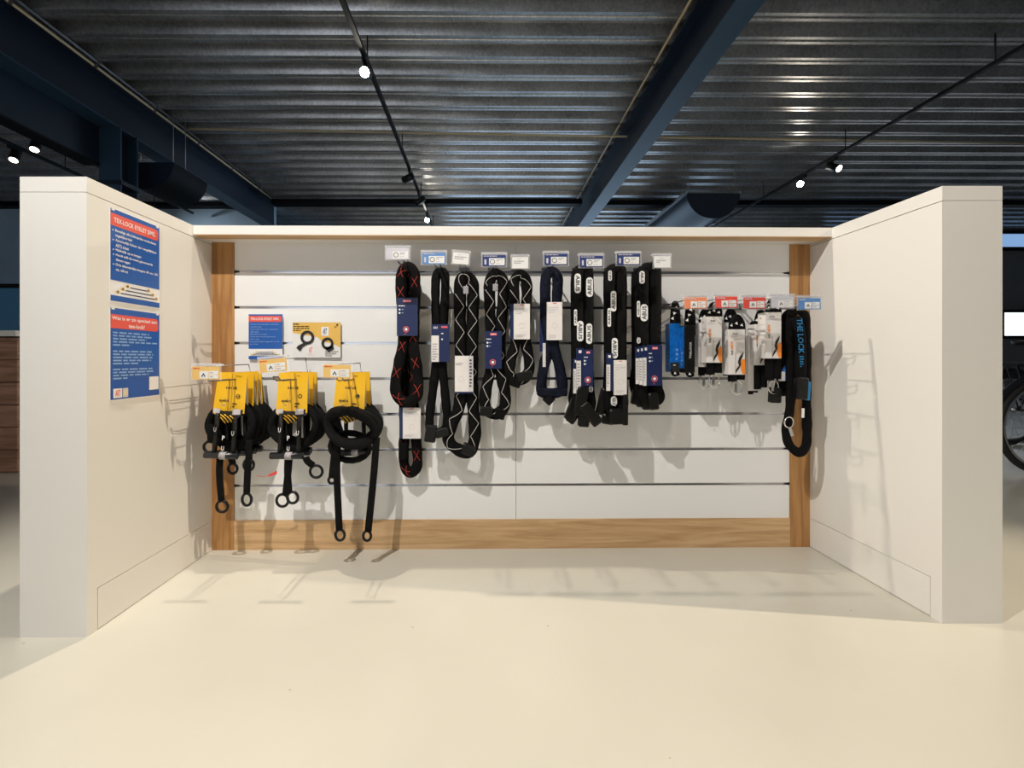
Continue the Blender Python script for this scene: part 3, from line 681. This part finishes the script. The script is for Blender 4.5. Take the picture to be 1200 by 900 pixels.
# 4
Y = 1.71; e = chain(CH[3], Y, 'black chain lock with silver zigzag and narrow blue card')
textile(e, [(573.5, 340), (575, 380), (576, 425), (571, 450), (568, 470), (572, 482), (582, 485), (591, 477), (592, 460), (587, 438), (586, 410), (588, 370), (590, 340), (588, 326), (581, 321), (575, 327)], Y, 6.6, stitch='stitch_silver', period=.10)
card(e, 568.5, 388, 588, 432, 1.68, 'blue', .016)
block(e, 570, 482, 15, 11, Y-.01, 5); block(e, 586, 485, 12, 12, Y-.012, 15, 'black_fabric'); block(e, 580.5, 337, 6, 8, Y-.014, 0, 'print_grey', .012, 'hang_clip')
# 5
Y = 1.70; e = chain(CH[4], Y, 'short black chain lock with silver zigzag and white card')
textile(e, [(602, 340), (603.5, 370), (604, 400), (599, 420), (597, 435), (602, 445), (613, 444), (620, 434), (619.5, 418), (616, 400), (616, 370), (617.5, 342), (616, 328), (609.5, 322), (603, 329)], Y, 6.4, stitch='stitch_silver', period=.10)
card(e, 602, 356, 621, 397.5, 1.665, 'white', .014, side='leftblue')
block(e, 614.5, 441, 19, 11, Y-.012, -10); block(e, 604, 448, 13, 11, Y-.005, 20, 'black_fabric')
# 6 blue camouflage
Y = 1.69; e = chain(CH[5], Y, 'dark blue camouflage chain lock with white card and cross bar')
textile(e, [(639, 335), (639.5, 370), (643, 405), (637, 430), (634.5, 452), (637, 460), (648, 461), (657.5, 458), (659, 450), (655, 428), (649, 405), (651, 370), (653.5, 335), (652, 322), (646, 318), (640.5, 323)], Y, 6.2, 'blue_fabric')
card(e, 641, 354, 659, 398.5, 1.66, 'white', .014)
MB().box(at(632.5, 412, D(1.69)), at(641, 354, D(1.69))+Vector((0, .004, 0))).build('card_flap', 'card_blue', e); MB().box(at(636, 430, D(1.66)), at(639.5, 402, D(1.66))+Vector((0, .003, 0))).build('white_strip', 'print_light', e)
block(e, 647, 459.5, 35, 9, Y-.012, 0, 'blue_fabric'); block(e, 643, 468, 11, 11, Y-.006, 42, 'black_plastic', .02)
# 7..9 badge-printed chains, several on one hook
def plain_chain(e, pl, pr, top, bot, Y, r, spread=5, dx=0):
    textile(e, [(pl+dx, top+12), (pl+dx, top+60), (pl+dx+.5, top+110), (pl-1+dx, bot-28), (pl-spread+dx, bot-14), (pl-spread+3+dx, bot-5), ((pl+pr)/2+dx, bot-2), (pr+spread-3+dx, bot-5), (pr+spread+dx, bot-14), (pr+1+dx, bot-28), (pr-.5+dx, top+110), (pr+dx, top+60), (pr+dx, top+12), (pr-2+dx, top+6), ((pl+pr)/2+dx, top+5), (pl+2+dx, top+6)], Y, r, lump=.03)
Y = 1.66; e = chain(CH[6], Y, 'front black chain lock with white oval badges, blue card beside rope tails')
plain_chain(e, 678.5, 690, 309, 486, Y, 5.7, 3)
for px, py, w, h, up in ((677, 332, 7.5, 23, False), (691, 336.5, 8, 23, True), (674.5, 372, 3.5, 19, True), (680, 388, 7.5, 24, False), (690.5, 391, 7, 24, True), (692.5, 456, 5, 7, True)):
    badge(e, px, py, w, h, Y-.0175, up)
card(e, 683.5, 409.5, 695, 452.5, 1.62, 'blue', .012); 
block(e, 681, 470, 13, 34, 1.63, 8); block(e, 692, 485, 13, 30, 1.625, -38); block(e, 684, 490, 12, 20, 1.64, 4); block(e, 679, 466, 1.6, 15, 1.609, 12, 'print_light', .003, 'white_strip')
Y = 1.74; e = chain(CH[6], Y, 'black chain lock with tall white card behind the four-badge one')
plain_chain(e, 675, 686, 313, 488, Y, 5.2, 3)
card(e, 675.5, 408, 684, 457, 1.633, 'blueedge', .006); block(e, 671, 480, 12, 26, 1.70, 22)
Y = 1.79; e = chain(CH[6], Y, 'hindmost chain lock on the four-badge hook, white card edge showing')
plain_chain(e, 673.5, 684, 318, 482, Y, 4.8, 3); card(e, 671.8, 420, 677.5, 461, 1.641, 'blueedge', .006); block(e, 670, 490, 10, 12, 1.75, 35)
Y = 1.66; e = chain(CH[7], Y, 'front black chain lock with badges down its middle and pinkish white card')
plain_chain(e, 715.5, 728.5, 310, 486, Y, 6.2, 2)
for px, py, w, h, up in ((715, 323, 4, 12, True), (719, 353, 6.5, 24, True), (714, 372, 4, 22, True), (720.5, 408, 7, 24, False), (719.5, 470, 7, 11, False)):
    badge(e, px, py, w, h, Y-.019, up)
card(e, 720, 422, 734.5, 463, 1.62, 'white', .012); block(e, 732, 480, 6, 36, 1.63, 0); block(e, 722, 488, 16, 18, 1.635, -3); 
Y = 1.74; e = chain(CH[7], Y, 'chain lock behind the middle badge-printed one, narrow white card edge')
plain_chain(e, 712.5, 724.5, 314, 487, Y, 5.4, 3); card(e, 710.5, 414, 718, 458, 1.636, 'blueedge', .006); block(e, 706, 470, 9, 30, 1.71, 14); block(e, 712, 491, 13, 12, 1.70, 8)
Y = 1.64; e = chain(CH[8], Y, 'front black chain lock with blue card beside the blue boxes')
plain_chain(e, 754, 768.5, 309, 474, Y, 6.6, 1.5)
for px, py, w, h, up in ((752.5, 325, 6, 15, False), (755, 366.5, 8.5, 20, True), (748.3, 362, 3.5, 19, True), (748.5, 399, 4, 7, True)):
    badge(e, px, py, w, h, Y-.0205, up)
card(e, 759, 404, 776, 452, 1.592, 'blue', .012); textile(e, [(771, 450), (776, 463), (773, 471), (766, 472)], 1.63, 3.2, closed=False, name='loop_end'); block(e, 765, 470, 11, 20, 1.635, -6)
for k, (dx, yy, lb) in enumerate(((-4, 1.69, 'second chain lock in the row beside the blue boxes'), (-7, 1.745, 'third chain lock in the row beside the blue boxes'), (-9.5, 1.795, 'hindmost chain lock in the row beside the blue boxes'))):
    e = chain(CH[8], yy, lb); plain_chain(e, 754, 767, 312+2*k, 470-2*k, yy, 5.6-.4*k, 2, dx)
    card(e, 753.5-4.3*k, 405+k, 760-4.3*k, 452-k, 1.604+.007*k, 'blueedge', .005); block(e, 757-6*k, 471-3*k, 9, 18, 1.66+.035*k, 6*k-4)

# ------------------------------------------------------------------ boxed short locks on the right hooks
GB = 'boxed locks on the right hooks'
def tri(e, px, py, s, Y, rot, m='print_white'):
    c = at(px, py, D(Y-.01)); k = s*Y/F; R = Matrix.Rotation(rot, 3, 'Y')
    MB().prism([(0, k), (-k*.8, -k*.6), (k*.8, -k*.6)], c, R@Vector((1,0,0)), R@Vector((0,0,1)), (0,-1,0), .0008).build('print_mark', m, e)
def blue_box(x0, y0, x1, y1, Y0, d, label, face):
    Y = D(Y0); a = at(x0, y0, Y); c = at(x1, y1, Y)
    e = empty('boxed_lock', ((a.x+c.x)/2, Y, c.z), label, 'bicycle lock', GB)
    w = c.x-a.x; o = MB().bbox((a.x, Y, c.z), (c.x, Y+d, a.z), .002).build('box', 'leather' if face else 'blue_sleeve', e)
    # blue left side
    design(o, (a.x, Y+d-.004, a.z-.004), (0, -d+.008, 0), (0, 0, c.z-a.z+.022), (-1, 0, 0), [('rect', 0, 0, 1, 1, 'blue_sleeve'), ('lines', .35, .60, .7, .95, 4, 'print_sky')], .0006)
    if face: design(o, (a.x, Y, a.z), (w, 0, 0), (0, 0, c.z-a.z), (0, -1, 0), [('textup', 'TRELOCK', .45, .35, .65, .70, 'print_light')], .0005)
    else: design(o, (a.x, Y, a.z), (w, 0, 0), (0, 0, c.z-a.z), (0, -1, 0), [('rect', 0, .80, 1, 1, 'print_black'), ('lines', .3, .84, .8, .88, 1, 'print_white'), ('lines', .55, .5, .8, .78, 3, 'print_sky')], .0005)
    xm = (x0+x1)/2; hw = (x1-x0)/2
    textile(e, [(xm-hw*.5, y0+14, d*.5), (xm-hw*.45, y0-6, d*.5), (xm-hw*.3, y0-18, d*.5), (xm, y0-23, d*.5), (xm+hw*.3, y0-18, d*.5), (xm+hw*.5, y0-4, d*.5), (xm+hw*.5, y0+12, d*.5)], Y0, hw*.62, closed=False, lump=.04)
    for k in range(3): tri(e, xm-hw*.5+k*2.2, y0-6-k*6, 2.4, Y0+.004, .4+k)
    textile(e, [(xm-3, y1-4, d*.5), (xm-1, y1+2, d*.5), (xm+4, y1+1, d*.5)], Y0, 3, closed=False, name='sleeve_end'); tri(e, xm, y1+1.5, 2, Y0+.003, 2.)
blue_box(802.5, 381, 814.5, 437, 1.62, .050, 'dark box with bright blue side on the coral-tag hook', True)
blue_box(785.5, 379, 797, 436, 1.70, .050, 'blue wrapped lock behind the dark box on the coral-tag hook', False)
def white_box(x0, y0, x1, y1, Y, d, label, tail=20, ring=True, face=True, roll=0):
    Y0 = Y; Y = D(Y); a = at(x0, y0, Y); c = at(x1, y1, Y); w = c.x-a.x
    e = empty('boxed_lock', ((a.x+c.x)/2, Y, c.z), label, 'bicycle lock', GB)
    o = MB().box((a.x, Y, c.z), (c.x, Y+d, a.z)).build('box', 'card_white', e)
    if face:
        design(o, (a.x, Y, a.z), (w, 0, 0), (0, 0, c.z-a.z), (0, -1, 0), [('text', 'AXA', .25, .07, .58, .115, 'print_black'), ('lines', .1, .14, .9, .17, 1, 'print_light'), ('textup', 'NEW', .12, .26, .30, .44, 'print_orange'), ('textup', 'lock', .13, .46, .28, .56, 'print_black'),
            ('poly', [(.70, .78), (.74, .70), (.86, .66), (1, .66), (1, .99), (.86, .99), (.76, .92)], 'print_orange'), ('poly', [(.42, .98), (.40, .93), (.50, .86), (.62, .80), (.56, .72), (.64, .62), (.80, .54), (.90, .50), (.84, .60), (.72, .70), (.76, .78), (.62, .87), (.50, .93)], 'print_black'),
            ('rect', .40, .52, .43, .95, 'print_grey')], .0005)
        design(o, (a.x, Y+d, a.z), (0, -d, 0), (0, 0, c.z-a.z), (-1, 0, 0), [('lines', .3, .08, .8, .16, 1, 'print_grey'), ('rect', .2, .25, .95, .265, 'print_light'), ('rect', .2, .36, .95, .375, 'print_light'), ('ring', .55, .75, .010, .001, 'print_light')], .0005)
    xm = (x0+x1)/2; hw = (x1-x0)/2; t = d*.5
    textile(e, [(xm-hw*.5, y1+tail, t), (xm-hw*.55, y1-10, t), (xm-hw*.5, y0, t), (xm-hw*.3, y0-9, t), (xm, y0-13, t), (xm+hw*.35, y0-9, t), (xm+hw*.5, y0, t), (xm+hw*.5, y1-10, t), (xm+hw*.45, y1+tail-2, t)], Y0, hw*.52, closed=False, lump=.05)
    for k in range(3): tri(e, xm-hw*.6+k*hw*.6, y0-5-2*(k % 2), 2.2, Y0+.004, .3+2.1*k)
    if ring:
        p = at(xm, y1+tail+7, Y+t); MB().ring(p, 8.5*Y/F, .0022, (.35, -1, .1), 24, 6).build('key_ring', 'chrome', e)
        k2 = at(xm-1, y1+tail+6, Y+t-.005); MB().bbox(k2-Vector((.005, .0015, .022)), k2+Vector((.005, .0015, .012)), .001).build('key', 'steel', e)
white_box(828, 371, 846, 425, 1.62, .045, 'white and orange boxed lock in front on the first red-tag hook', 14)
white_box(818.5, 378, 833, 430, 1.70, .045, 'white box standing behind on the first red-tag hook', 10, True, False)
white_box(853.5, 386, 873, 439, 1.61, .040, 'lowest hanging white and orange boxed lock on the second red-tag hook', 8)
white_box(848, 378, 864, 432, 1.69, .040, 'white box behind the lowest hanging one', 8, False, False)
white_box(897, 366, 915.5, 420, 1.60, .048, 'widest white and orange boxed lock, grey-white tag above', 26)
white_box(884, 380, 899, 428, 1.69, .045, 'white box just behind the widest one', 28, False)
white_box(877, 392, 888, 458, 1.74, .030, 'narrow long white box at the back of the grey-white tag hook', 4, False, False)
# ------------------------------------------------------------------ long loop lock with blue lettering
Y = 1.64; e = empty('loop_lock', (RH[4], Y, gz[1]), 'long black loop lock with bright blue lettering over the right oak post', 'bicycle lock')
textile(e, [(927, 376), (926, 410), (927, 450), (925.5, 480), (922, 500), (922.5, 516), (929, 526), (938, 530), (945, 520), (945.5, 495), (945, 470), (945, 420), (944, 380), (942, 368), (935, 364), (929, 367)], Y, 5.2, lump=.08)
Q = [(931, 372), (937, 390), (938, 430), (938.5, 462)]
textile(e, Q, 1.605, 6.8, closed=False, name='lettered_sleeve', lump=.02, ry=.55)
a = at(933, 373, D(1.605)-.0145); w = at(940.5, 432, D(1.605)-.0145)-a
design(e, a, (w.x, 0, 0), (.012, 0, w.z), (0, -1, 0), [('textdown', 'THE LOCK', .05, .0, .95, .70, 'print_cyan'), ('lines', .15, .74, .9, .98, 5, 'print_cyan')], .0004)
block(e, 938, 455, 13, 26, 1.60, 3, 'black_plastic', .035); block(e, 946, 458, 4, 22, 1.60, 4, 'print_cyan', .02, 'blue_stripe')
block(e, 938.5, 447, 4, 4, 1.580, 0, 'steel', .004, 'lock_cylinder')
p = at(924.5, 495, D(1.60)); MB().ring(p, .021, .0025, (.2, -1, 0), 24, 6).build('key_ring', 'chrome', e)
k2 = at(927, 505, D(1.595)); MB().bbox(k2-Vector((.006, .0015, .022)), k2+Vector((.006, .0015, .016)), .001, Matrix.Rotation(-.3, 3, 'Y')).build('key', 'steel', e)
block(e, 941, 484, 3, 11, 1.615, 2, 'print_white', .003, 'care_tag')
Y = 1.71; e = empty('loop_lock', (RH[4]-.03, Y, gz[1]-.06), 'black loop lock with small blue loop behind the lettered one', 'bicycle lock')
textile(e, [(921, 376), (918, 410), (917, 440), (914, 455), (920, 458), (930, 452), (930, 420), (930, 380), (926, 368)], Y, 6.0, lump=.05)
textile(e, [(918, 438), (922, 430), (930, 428), (934, 434), (930, 442), (922, 444)], 1.66, 2.6, 'blue_sleeve', name='blue_loop'); block(e, 916, 441, 7, 11, 1.66, 0, 'print_light', .01, 'silver_tab'); block(e, 908, 463, 12, 18, 1.68, 3, 'black_plastic')

# ------------------------------------------------------------------ things seen past the wings
e = empty('timber_counter', (-4.1, 3.2, 0), 'brown plank-fronted counter with white top beyond the left wing', 'counter')
MB().box((-4.9, 3.14, 0), (-3.38, 3.75, .98)).build('body', 'rust_wood', e)
for k in range(6): MB().box((-4.9, 3.115, .01+k*.162), (-3.38, 3.14, .163+k*.162)).build('plank', 'rust_wood', e)
MB().box((-4.94, 3.07, .985), (-3.34, 3.8, 1.025)).build('worktop', 'white_laminate', e)
e = empty('display_screen', (-4.6, 4.4, 0), 'blue partition panel behind the timber counter', 'partition')
MB().box((-6.6, 4.42, .05), (-4.15, 4.46, 1.55)).build('panel', 'blue_board', e); MB().box((-6.62, 4.40, 1.55), (-4.13, 4.48, 1.59)).build('top_rail', 'dark_bar', e)
for x in (-6.5, -4.3): MB().box((x-.03, 4.2, 0), (x+.03, 4.7, .05)).build('foot', 'dark_bar', e)
# window wall far right
def window(name, x0, x1, z0, z1, y, cols, glass):
    o = MB().box((x0, y, z0), (x1, y+.02, z1)).build(name, glass); o['kind'] = 'structure'
    for z in (z0, z1): MB().box((x0-.04, y-.05, z-.03), (x1+.04, y+.05, z+.03)).build('window_frame', 'dark_bar', o)
    for k in range(cols+1):
        x = x0+(x1-x0)*k/cols; MB().box((x-.025, y-.05, z0), (x+.025, y+.05, z1)).build('mullion', 'dark_bar', o)
window('window_1', 7.0, 12.6, 1.28, 1.82, 9.0, 9, 'sky_glass')
window('window_2', 7.0, 12.6, 3.12, 3.46, 9.0, 5, 'blue_glass')
window('unseen_window', -1.0, 5.7, .5, 2.9, 10.95, 8, 'added_back_glass')  # glowing band hidden by the bay, added for blue reflections on the deck
struct('wall_far_right', MB().box((5.8, 9.03, 0), (13, 9.2, 3.95)), 'grey_wall')

# bicycle beside the right wing
def bicycle(cx, y, label):
    e = empty('bicycle', (cx, y, 0), label, 'bicycle'); R = .34
    for wx in (cx, cx+1.08):
        w = MB().ring((wx, y, R), R-.02, .021, (0, -1, 0), 48, 10).build('tyre', 'tyre', e)
        MB().ring((wx, y, R), R-.048, .010, (0, -1, 0), 48, 8).build('rim', 'steel', w)
        MB().tube([(wx, y-.04, R), (wx, y+.04, R)], .022, 12).build('hub', 'steel', w)
        for k in range(24):
            t = math.pi*2*k/24; s = (-.025, .025)[k % 2]
            MB().tube([(wx+.018*math.cos(t+.6), y+s, R+.018*math.sin(t+.6)), (wx+(R-.05)*math.cos(t), y, R+(R-.05)*math.sin(t))], .0015, 5).build('spoke', 'steel', w)
        pts = [(wx+(R+.025)*math.cos(t), y, R+(R+.025)*math.sin(t)) for t in [math.radians(a) for a in range(20, 181, 10)]]
        MB().tube(pts, .03, 8, ry=.3, front=(0, -1, 0)).build('mudguard', 'bike_black', e)
    bb = Vector((cx+.44, y, .30)); st = Vector((cx+.26, y, .78)); hd = Vector((cx+.86, y, .86)); hb = Vector((cx+.90, y, .70)); ra = Vector((cx, y, R)); fa = Vector((cx+1.08, y, R))
    b = MB()
    for p, q, r in ((bb, st, .018), (bb, hb, .024), (st+Vector((.01, 0, -.06)), hd-Vector((0,0,.02)), .018), (hd, hb, .022)): b.tube([p, q], r, 12, front=(0,-1,0))
    b.build('frame', 'bike_black', e)
    for s in (-.06, .06):
        o = Vector((0, s, 0)); MB().tube([bb+o*.5, ra+o], .011, 8).build('chain_stay', 'bike_black', e); MB().tube([st-Vector((0,0,.06))+o*.4, ra+o], .009, 8).build('seat_stay', 'bike_black', e); MB().tube([hb+o*.8, fa+o], .013, 8).build('fork_blade', 'bike_black', e)
    MB().tube([st, st+Vector((-.05, 0, .17))], .013, 10).build('seat_post', 'steel', e)
    sp = st+Vector((-.06, 0, .19)); b = MB(); b.tube([sp+Vector((-.13,0,.0)), sp+Vector((-.10,0,.015)), sp+Vector((-.02,0,.02)), sp+Vector((.08,0,.012)), sp+Vector((.14,0,0))], [.05, .085, .07, .035, .015], 12, ry=.35, front=(0,0,1)); b.build('saddle', 'leather', e)
    hs = hd+Vector((-.02, 0, .12)); MB().tube([hd, hs], .014, 10).build('stem', 'bike_black', e)
    MB().tube(cr([hs+Vector((-.16, -.30, .02)), hs+Vector((-.04, -.26, .03)), hs+Vector((0, -.08, 0)), hs+Vector((0, .08, 0)), hs+Vector((-.04, .26, .03)), hs+Vector((-.16, .30, .02))], 5), .012, 10).build('handlebar', 'bike_black', e)
    MB().ring(bb+Vector((0, -.05, 0)), .085, .006, (0, -1, 0), 32, 6).build('chainring', 'steel', e)
    MB().tube([bb+Vector((0,-.05,0)), bb+Vector((.12,-.07,-.12))], .010, 8).build('crank', 'steel', e); MB().tube([bb+Vector((0,.05,0)), bb+Vector((-.12,.07,.12))], .010, 8).build('crank', 'steel', e)
    c = bb+Vector((.12,-.12,-.12)); MB().bbox(c-Vector((.045,.045,.012)), c+Vector((.045,.045,.012)), .004).build('pedal', 'black_plastic', e)
    c = bb+Vector((-.12,.12,.12)); MB().bbox(c-Vector((.045,.045,.012)), c+Vector((.045,.045,.012)), .004).build('pedal', 'black_plastic', e)
    b = MB(); b.tube([bb+Vector((.0,-.05,.085)), ra+Vector((0,-.05,.04))], .004, 6); b.tube([bb+Vector((.0,-.05,-.085)), ra+Vector((0,-.05,-.04))], .004, 6); b.build('chain', 'steel', e)
    b = MB(); cc = Vector((cx-.05, y, .78)); b.box(cc-Vector((.22,.06,.01)), cc+Vector((.22,.06,.01))); b.build('luggage_rack', 'bike_black', e)
    for s in (-.06, .06): MB().tube([ra+Vector((0,s,0)), Vector((cx-.12, y+s, .78))], .006, 6).build('rack_stay', 'bike_black', e)
    MB().tube([bb+Vector((-.1,-.06,.02)), Vector((cx+.22, y-.2, .012))], .009, 8).build('kickstand', 'steel', e)
bicycle(3.95, 3.05, 'black city bicycle standing beyond the right wing')
bicycle(5.05, 4.15, 'second dark bicycle parked further back by the windows')
